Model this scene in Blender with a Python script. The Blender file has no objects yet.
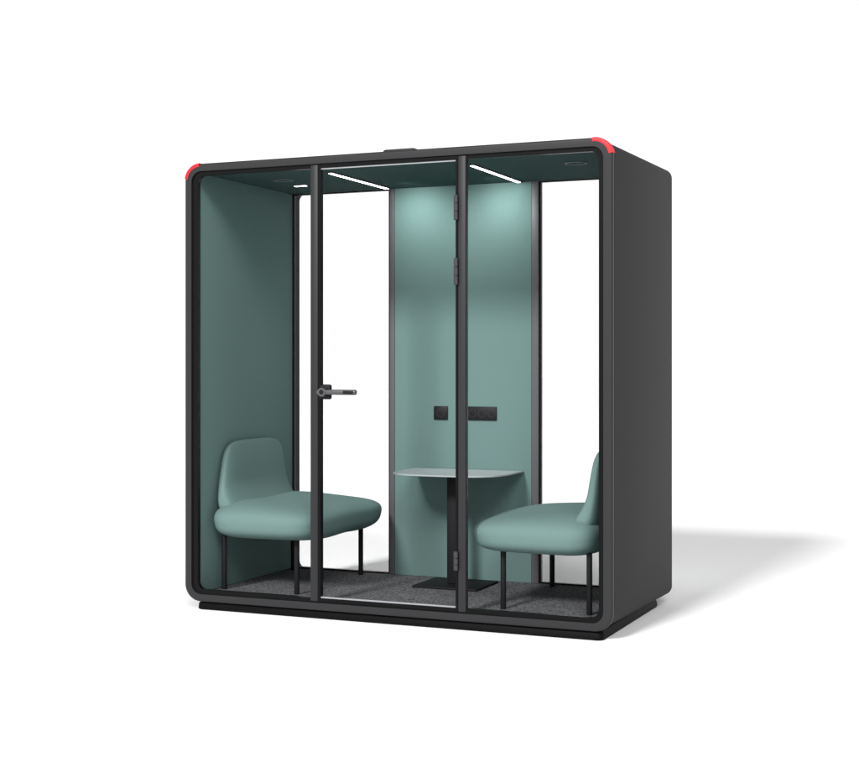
import bpy, bmesh, math
from mathutils import Vector, Matrix
S=bpy.context.scene
W,D,H=2.285,1.150,2.3
# ------------------------------------------------------------ materials
def mat(name,col,rough=.5,spec=.3,metal=0,var=0,vscale=40,bump=0,bscale=300,emit=None,coat=0):
    m=bpy.data.materials.new(name);m.use_nodes=True
    nt=m.node_tree;b=nt.nodes['Principled BSDF']
    b.inputs['Base Color'].default_value=(*col,1)
    b.inputs['Roughness'].default_value=rough
    b.inputs['Specular IOR Level'].default_value=spec
    b.inputs['Metallic'].default_value=metal
    if emit:
        b.inputs['Emission Color'].default_value=(*emit[:3],1);b.inputs['Emission Strength'].default_value=emit[3]
    tc=nt.nodes.new('ShaderNodeTexCoord')
    if var:
        n=nt.nodes.new('ShaderNodeTexNoise');n.inputs['Scale'].default_value=vscale;n.inputs['Detail'].default_value=4
        nt.links.new(tc.outputs['Object'],n.inputs['Vector'])
        r=nt.nodes.new('ShaderNodeValToRGB')
        r.color_ramp.elements[0].position=.3;r.color_ramp.elements[1].position=.7
        r.color_ramp.elements[0].color=(*[c*(1-var) for c in col],1)
        r.color_ramp.elements[1].color=(*[min(1,c*(1+var)) for c in col],1)
        nt.links.new(n.outputs['Fac'],r.inputs['Fac']);nt.links.new(r.outputs['Color'],b.inputs['Base Color'])
    if bump:
        n=nt.nodes.new('ShaderNodeTexNoise');n.inputs['Scale'].default_value=bscale;n.inputs['Detail'].default_value=2
        nt.links.new(tc.outputs['Object'],n.inputs['Vector'])
        bp=nt.nodes.new('ShaderNodeBump');bp.inputs['Strength'].default_value=bump;bp.inputs['Distance'].default_value=.002
        nt.links.new(n.outputs['Fac'],bp.inputs['Height']);nt.links.new(bp.outputs['Normal'],b.inputs['Normal'])
    return m
M_body=mat('charcoal_shell',(.015,.015,.0158),.6,.12,var=.04,vscale=3,bump=.15,bscale=500)
M_frame=mat('charcoal_frame',(.020,.020,.0213),.45,.2,bump=.05,bscale=600)
M_black=mat('black_rubber',(.0025,.0025,.0028),.35,.12)
M_plinth=mat('black_plinth',(.0025,.0025,.0028),.55,.06)
M_alu=mat('dark_aluminium',(.04,.04,.043),.5,.3,metal=.2)
M_grey=mat('grey_trim',(.075,.075,.08),.5,.3)
M_vent=mat('vent_trim',(.13,.155,.155),.5,.3)
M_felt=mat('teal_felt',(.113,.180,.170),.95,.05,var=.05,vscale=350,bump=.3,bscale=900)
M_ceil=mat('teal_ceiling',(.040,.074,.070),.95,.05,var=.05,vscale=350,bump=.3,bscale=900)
M_fab=mat('teal_fabric',(.121,.190,.179),.92,.08,var=.08,vscale=420,bump=.5,bscale=700)
M_leg=mat('black_metal',(.008,.008,.009),.6,.15)
M_top=mat('light_grey_laminate',(.31,.34,.345),.45,.3)
M_red=mat('red_plastic',(.72,.015,.025),.45,.2)
M_steel=mat('brushed_steel',(.085,.085,.09),.4,.4,metal=.5)
M_rail=mat('silver_rail',(.30,.31,.32),.4,.4,metal=.3)
M_sock=mat('black_plastic',(.006,.006,.007),.5,.2)
M_carpet=mat('speckled_carpet',(.105,.105,.11),1,.05,var=.85,vscale=110,bump=1,bscale=400)
M_ground=mat('white_studio_floor',(.95,.95,.95),.9,.0)
M_led=mat('led_strip',(1,1,1),.5,.2,emit=(.97,1,.99,11))
def glass():
    m=bpy.data.materials.new('clear_glass');m.use_nodes=True;nt=m.node_tree
    nt.nodes.remove(nt.nodes['Principled BSDF']);out=nt.nodes['Material Output']
    t=nt.nodes.new('ShaderNodeBsdfRefraction');t.inputs['Color'].default_value=(1,1,1,1);t.inputs['Roughness'].default_value=0;t.inputs['IOR'].default_value=1.45
    g=nt.nodes.new('ShaderNodeBsdfGlossy');g.inputs['Roughness'].default_value=.02
    x=nt.nodes.new('ShaderNodeMixShader');x.inputs[0].default_value=.012
    nt.links.new(t.outputs[0],x.inputs[1]);nt.links.new(g.outputs[0],x.inputs[2]);nt.links.new(x.outputs[0],out.inputs[0])
    return m
M_glass=glass()
# ------------------------------------------------------------ helpers
def wloc(o):
    v=Vector(o.location)
    while o.parent: o=o.parent; v=v+Vector(o.location)
    return v
def finish(name,bm,c,m,parent=None,ang=35):
    bmesh.ops.recalc_face_normals(bm,faces=bm.faces)
    bmesh.ops.translate(bm,verts=bm.verts,vec=-Vector(c))
    me=bpy.data.meshes.new(name);bm.to_mesh(me);bm.free()
    me.materials.append(m)
    for p in me.polygons:p.use_smooth=True
    me.set_sharp_from_angle(angle=math.radians(ang))
    o=bpy.data.objects.new(name,me);S.collection.objects.link(o)
    if parent: o.parent=parent;o.location=Vector(c)-wloc(parent)
    else: o.location=c
    return o
def addbox(bm,x0,x1,y0,y1,z0,z1,bev=0,seg=2):
    r=bmesh.ops.create_cube(bm,size=1,matrix=Matrix.Translation(((x0+x1)/2,(y0+y1)/2,(z0+z1)/2))@Matrix.Diagonal((x1-x0,y1-y0,z1-z0,1)))
    if bev:
        es=list({e for v in r['verts'] for e in v.link_edges})
        bmesh.ops.bevel(bm,geom=es,offset=bev,segments=seg,affect='EDGES',profile=.5)
def box(name,x0,x1,y0,y1,z0,z1,m,parent,bev=0,seg=2):
    bm=bmesh.new();addbox(bm,x0,x1,y0,y1,z0,z1,bev,seg)
    return finish(name,bm,((x0+x1)/2,(y0+y1)/2,(z0+z1)/2),m,parent)
def rr(x0,x1,z0,z1,r,n=10):
    pts=[]
    for cx,cz,a0 in((x1-r,z1-r,0),(x0+r,z1-r,90),(x0+r,z0+r,180),(x1-r,z0+r,270)):
        for i in range(n+1):
            a=math.radians(a0+90*i/n);pts.append((cx+r*math.cos(a),cz+r*math.sin(a)))
    return pts
def addring(bm,outer,inner,y0,y1,be=0,outer2=None):
    n=len(outer);outer2=outer2 or outer
    def off(pts,d):
        res=[]
        for i in range(n):
            a=pts[i-1];b=pts[(i+1)%n]
            tx,tz=b[0]-a[0],b[1]-a[1];l=math.hypot(tx,tz) or 1
            nx,nz=-tz/l,tx/l
            res.append((pts[i][0]+nx*d,pts[i][1]+nz*d))
        return res
    prof=[(inner,y0)]
    if be:
        for a in range(0,91,18):
            t=math.radians(a);prof.append((off(outer,be*(1-math.sin(t))),y0+be*(1-math.cos(t))))
        for a in range(90,-1,-18):
            t=math.radians(a);prof.append((off(outer2,be*(1-math.sin(t))),y1-be*(1-math.cos(t))))
    else:
        prof+= [(outer,y0),(outer2,y1)]
    prof.append((inner,y1))
    vs=[[bm.verts.new((p[0],y,p[1])) for p in l] for l,y in prof]
    k=len(vs)
    for j in range(k):
        a,b=vs[j],vs[(j+1)%k]
        for i in range(n):
            bm.faces.new((a[i],a[(i+1)%n],b[(i+1)%n],b[i]))
def ring(name,o,i,y0,y1,m,parent,be=0,o2=None):
    bm=bmesh.new();addring(bm,o,i,y0,y1,be,o2)
    return finish(name,bm,(sum(p[0] for p in o)/len(o),(y0+y1)/2,sum(p[1] for p in o)/len(o)),m,parent)
def addcyl(bm,a,b,r1,r2=None,seg=20):
    a=Vector(a);b=Vector(b);d=b-a;r2=r1 if r2 is None else r2
    q=Vector((0,0,1)).rotation_difference(d.normalized()).to_matrix().to_4x4()
    bmesh.ops.create_cone(bm,cap_ends=True,segments=seg,radius1=r1,radius2=r2,depth=d.length,matrix=Matrix.Translation((a+b)/2)@q)
def cyl(name,a,b,r,m,parent,r2=None,seg=24,bev=0):
    bm=bmesh.new();addcyl(bm,a,b,r,r2,seg)
    if bev:
        es=[e for e in bm.edges if len(e.link_faces)==2 and e.calc_face_angle(0)>1]
        bmesh.ops.bevel(bm,geom=es,offset=bev,segments=3,affect='EDGES',profile=.5)
    return finish(name,bm,(Vector(a)+Vector(b))/2,m,parent)
def empty(name,loc,label,cat,group=None):
    o=bpy.data.objects.new(name,None);o.location=loc;o.empty_display_size=.1;S.collection.objects.link(o)
    o['label']=label;o['category']=cat
    if group:o['group']=group
    return o
def softgrid(n=14):
    bm=bmesh.new();bmesh.ops.create_cube(bm,size=2)
    bmesh.ops.subdivide_edges(bm,edges=bm.edges[:],cuts=n,use_grid_fill=True)
    return bm
# ------------------------------------------------------------ ground
bm=bmesh.new();bmesh.ops.create_circle(bm,cap_ends=True,segments=96,radius=150)
g=finish('ground',bm,(0,0,0),M_ground);g['kind']='structure'
# ------------------------------------------------------------ pod
pod=empty('office_pod',(W/2,D/2,0),'charcoal office pod with teal felt interior and red corner caps','office pod')
zb=.044
R=.088
outer=rr(0,W,zb,H,R)
ring('shell',rr(.003,W-.003,zb+.003,H-.003,R),rr(.05,W-.05,zb+.026,2.268,.04),.034,D,M_body,pod,be=.010,o2=rr(.003,W-.003,zb+.003,H-.003,.05))
ring('front_frame',outer,rr(.041,W-.044,zb+.038,2.260,.055),-.004,.031,M_frame,pod,be=.012)
ring('gasket',rr(.0415,W-.0445,zb+.0385,2.2595,.0545),rr(.076,W-.068,.106,2.238,.04),.006,.028,M_black,pod)
bm=bmesh.new()
L=[]
for z,d in((0,.004),(.006,.0),(.030,.002),(.0435,.010)):
    l=rr(.058+d,W-.052-d,.016+d,D-.10-d,.03,5);L.append([bm.verts.new((p[0],p[1],z)) for p in l])
n=len(L[0])
for j in range(3):
    for k in range(n):bm.faces.new((L[j][k],L[j][(k+1)%n],L[j+1][(k+1)%n],L[j+1][k]))
bm.faces.new(L[0]);bm.faces.new(L[-1])
finish('base',bm,(W/2,D/2,.02),M_plinth,pod)
def cap(cx,a0,a1):
    bm=bmesh.new();cz=H-R;n=14;ro,ri=R+.003,R-.017
    L=[]
    for i in range(n+1):
        a=math.radians(a0+(a1-a0)*i/n);c,s=math.cos(a),math.sin(a)
        prof=[(ri,-.0055),(ro-.008,-.0055),(ro-.002,-.003),(ro,.004),(ro,.030),(ri,.030)]
        L.append([bm.verts.new((cx+r*c,y,cz+r*s)) for r,y in prof])
    k=len(L[0])
    for i in range(n):
        for j in range(k):bm.faces.new((L[i][j],L[i][(j+1)%k],L[i+1][(j+1)%k],L[i+1][j]))
    bm.faces.new(L[0]);bm.faces.new(L[-1][::-1])
    return finish('corner_cap',bm,(cx,0,cz),M_red,pod)
cap(W-R,10,96);cap(R,92,172)
box('side_wall_lining',.051,.062,.036,1.035,.08,2.2575,M_felt,pod,.002)
box('side_wall_lining',W-.062,W-.051,.036,1.035,.08,2.2575,M_felt,pod,.002)
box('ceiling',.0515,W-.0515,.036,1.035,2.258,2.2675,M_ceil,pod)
box('carpet_floor',.052,W-.052,.036,1.075,.073,.080,M_carpet,pod)
YB=1.04
box('back_panel',.722,1.536,YB-.01,YB+.03,.081,2.2575,M_felt,pod,.003)
for a,b in((.690,.7215),(1.5365,1.578)):
    box('mullion',a,b,YB-.012,YB+.04,.081,2.2575,M_grey,pod,.003)
for a,b in((.0625,.6895),(1.5785,W-.0625)):
    bm=bmesh.new()
    addring(bm,rr(a,b,.081,2.2575,.0008,2),rr(a+.010,b-.010,.089,2.250,.0006,2),YB,YB+.025)
    wf=finish('rear_window',bm,((a+b)/2,YB,1.17),M_black,pod)
    box('pane',a+.009,b-.009,YB+.010,YB+.018,.088,2.251,M_glass,wf)
for a,b in [(.733,.776),(1.526,1.567)]:
    box('post',a,b,-.002,.034,.0885,2.2555,M_frame,pod,.006)
bm=bmesh.new();addring(bm,rr(.7765,1.5255,.0892,2.2548,.004,2),rr(.790,1.514,.106,2.238,.004,2),.0,.030)
door=finish('door',bm,(1.155,.017,1.17),M_black,pod)
box('door_rail',.790,1.514,.004,.011,.1065,.1135,M_rail,door)
box('door_rail',.790,1.514,.004,.011,2.2315,2.2375,M_rail,door)
for z0,z1 in((1.95,2.07),(1.642,1.77),(.285,.375)):
    bm=bmesh.new()
    addbox(bm,1.506,1.5255,-.008,.0,z0,z1,.002)
    for k in range(3):
        L=(z1-z0)/3
        addcyl(bm,(1.522,-.011,z0+k*L+.002),(1.522,-.011,z0+(k+1)*L-.002),.0085,seg=14)
    finish('hinge',bm,(1.51,-.005,(z0+z1)/2),M_alu,door)
hx0=.018
bm=bmesh.new()
addbox(bm,.775+hx0,.838+hx0,-.022,.003,1.092,1.166,.010,4)
addcyl(bm,(.812+hx0,-.045,1.129),(.812+hx0,-.02,1.129),.020,seg=28)
hd=finish('handle',bm,(.806,0,1.129),M_sock,door)
bm=bmesh.new()
addbox(bm,.780+hx0,.998+hx0,-.066,-.042,1.1155,1.1415,.009,4)
addcyl(bm,(.812+hx0,-.068,1.1285),(.812+hx0,-.041,1.1285),.021,seg=28)
finish('lever',bm,(.88,-.05,1.129),M_steel,hd)
cyl('keyhole',(.812+hx0,-.069,1.1285),(.812+hx0,-.0683,1.1285),.012,M_sock,hd)
box('lever_inlay',.930+hx0,.985+hx0,-.0672,-.0655,1.121,1.136,M_sock,hd,.0005)
def socket(x0,x1,n,z0=.959,z1=1.034):
    b=box('wall_socket',x0,x1,YB-.020,YB-.0105,z0,z1,M_sock,pod,.003)
    for i in range(n):
        cx=x0+(x1-x0)*(i+.5)/n;cz=(z0+z1)/2
        bm=bmesh.new();addring(bm,[(cx+.022*math.cos(t*math.pi/12),cz+.022*math.sin(t*math.pi/12)) for t in range(24)],[(cx+.0205*math.cos(t*math.pi/12),cz+.0205*math.sin(t*math.pi/12)) for t in range(24)],YB-.021,YB-.0195)
        finish('socket_rim',bm,(cx,YB-.02,cz),M_alu,b)
socket(.965,1.048,1);socket(1.168,1.338,3)
for x,y0,y1 in((.70,.28,.975),(1.475,.31,1.0)):
    h=box('ceiling_light',x-.017,x+.017,y0-.01,y1+.01,2.252,2.2575,M_grey,pod,.002)
    box('led_strip',x-.009,x+.009,y0,y1,2.2495,2.2518,M_led,h)
h=box('ceiling_light',.27,.35,.665,.695,2.253,2.2575,M_grey,pod,.002)
box('led_strip',.275,.345,.672,.688,2.2505,2.2528,M_led,h)
for x in(.32,1.965):
    bm=bmesh.new()
    o=rr(x-.055,x+.055,.42,.51,.042,6);i=rr(x-.049,x+.049,.426,.504,.036,6)
    n=len(o);V=[[bm.verts.new((p[0],p[1],z)) for p in l] for l,z in((o,2.2575),(o,2.254),(i,2.254),(i,2.2575))]
    for j in range(4):
        for k in range(n):bm.faces.new((V[j][k],V[j][(k+1)%n],V[(j+1)%4][(k+1)%n],V[(j+1)%4][k]))
    finish('ceiling_vent',bm,(x,.45,2.255),M_vent,pod)
bm=bmesh.new();addbox(bm,.96,1.14,.36,.54,2.298,2.370,.012,3)
finish('roof_vent',bm,(1.05,.45,2.33),M_frame,pod)
# ------------------------------------------------------------ table
T=empty('table',(1.165,.80,.08),'thin light grey half-oval table on single black post','table')
xa,xb_=.855,1.495
n=36;cx0=(xa+xb_)/2;hx=(xb_-xa)/2
out=[]
for i in range(n,-1,-1):
    a=math.pi*i/n;c,s=math.cos(a),math.sin(a)
    p=(cx0+hx*math.copysign(abs(c)**.6,c),.87-.31*abs(s)**.6)
    if not out or (abs(out[-1][0]-p[0])+abs(out[-1][1]-p[1]))>1e-5:out.append(p)
out=[(xa,1.022)]+out+[(xb_,1.022)]
bm=bmesh.new()
vs0=[bm.verts.new((x,y,.680)) for x,y in out];vs1=[bm.verts.new((x,y,.687)) for x,y in out]
bm.faces.new(vs0);bm.faces.new(vs1)
for i in range(len(out)):
    j=(i+1)%len(out);bm.faces.new((vs0[i],vs0[j],vs1[j],vs1[i]))
finish('table_top',bm,(1.155,.8,.68),M_top,T)
box('leg',1.148,1.204,.77,.81,.093,.679,M_leg,T,.004)
box('base_plate',1.0,1.37,.64,.97,.0805,.092,M_leg,T,.003)
# ------------------------------------------------------------ chairs
def chair():
    C=empty('lounge_chair',(.35,.58,.08),'teal upholstered lounge chair with four straight black legs','lounge chair','teal lounge chairs')
    bm=softgrid(24)
    cx,cy,cz=.384,.545,.450;sx,sy,sz=.322,.482,.108
    for v in bm.verts:
        x,y,z=v.co;p=5.5;q=2.9 if z>0 else 4.0
        a=(abs(x)**p+abs(y)**p)**(1/p);t=(a**q+abs(z)**q)**(1/q)
        x,y,z=x/t,y/t,z/t
        k=1-.045*max(0,-z)
        wob=.005*math.sin(5*y+2*x)*max(0,z)+.003*math.sin(7*y+1)*max(0,-z)
        u=(x+1)/2
        ht=1-.22*u*u if z>0 else 1-.05*u*u
        v.co=(cx+sx*x*k,cy+sy*y*k,cz+sz*z*ht+wob)
    finish('seat',bm,(cx,cy,cz),M_fab,C,80)
    bm=softgrid(24)
    for v in bm.verts:
        x,y,z=v.co;p,q=3.6,5.2
        a=(abs(y)**q+abs(z)**q)**(1/q);t=(a**p+abs(x)**p)**(1/p)
        x,y,z=x/t,y/t,z/t
        h=(z+1)/2
        fl=max(0,1-h/.5)**2
        hw=.378-.085*h+.015*fl
        xb=.066+.002*h; xf=.160-.042*h+.13*fl
        v.co=((xb+xf)/2+(xf-xb)/2*x,.508+.035*h+hw*y,.46+.398*h)
    finish('backrest',bm,(.12,.55,.67),M_fab,C,80)
    for x in(.115,.548):
        for y in(.20,.95):
            cyl('leg',(x,y,.0805),(x,y,.372),.0138,M_leg,C,seg=20,bev=.002)
    return C
C1=chair()
def copy_turn(root):
    r=root.copy();S.collection.objects.link(r)
    r.location=Vector((2.226-.35,.59,.08));r.scale=(-1,1,1)
    for c in root.children:
        k=c.copy();k.parent=r;S.collection.objects.link(k)
    return r
C2=copy_turn(C1)
# ------------------------------------------------------------ lights
w=bpy.data.worlds.new('World');S.world=w;w.use_nodes=True;nt=w.node_tree
bg=nt.nodes['Background'];tc=nt.nodes.new('ShaderNodeTexCoord');sp=nt.nodes.new('ShaderNodeSeparateXYZ')
rp=nt.nodes.new('ShaderNodeValToRGB');e=rp.color_ramp.elements
e[0].position=.28;e[0].color=(1,1,1,1);e[1].position=.50;e[1].color=(.22,.22,.22,1)
nt.links.new(tc.outputs['Generated'],sp.inputs[0]);nt.links.new(sp.outputs['Z'],rp.inputs[0]);nt.links.new(rp.outputs[0],bg.inputs[0])
bg.inputs[1].default_value=1.17
def far_lamp(name,el,az,E,ang,dist=2000):
    el=math.radians(el);az=math.radians(az);dv=Vector((math.sin(az),math.cos(az),0))
    src=Vector((W/2,.5,0))+Vector((-dv.x*math.cos(el),-dv.y*math.cos(el),math.sin(el)))*dist
    L=bpy.data.lights.new(name,'AREA');L.shape='DISK';L.size=2*dist*math.tan(math.radians(ang/2));L.energy=E*math.pi*dist*dist
    lo=bpy.data.objects.new(name,L);S.collection.objects.link(lo);lo.location=src
    lo.rotation_euler=(src-Vector((W/2,.5,1))).to_track_quat('Z','Y').to_euler()
far_lamp('key_lamp',32.5,8.0,3.5,10)
far_lamp('fill_lamp',36,-30,1.6,20)
for x in(.88,1.385):  # added spots without fixtures, set inward of the LED strips to brighten panel top
    L=bpy.data.lights.new('added_panel_spot','SPOT');L.energy=10;L.spot_size=math.radians(155);L.spot_blend=1;L.shadow_soft_size=.03;L.color=(.95,1,.98)
    o=bpy.data.objects.new('added_panel_spot',L);S.collection.objects.link(o);o.location=(x,.77,2.235);o.rotation_euler=(math.radians(35),0,0)
# ------------------------------------------------------------ camera
c=bpy.data.cameras.new('camera');co=bpy.data.objects.new('camera',c);S.collection.objects.link(co)
c.sensor_width=36;c.lens=36*1415.8/859;c.shift_y=-25.3/859;c.clip_end=1000
co.location=(4.0604,-6.2347,1.256);co.rotation_euler=(math.radians(90),0,.4062)
S.camera=co
S.view_settings.view_transform='Standard';S.view_settings.look='None';S.view_settings.exposure=0
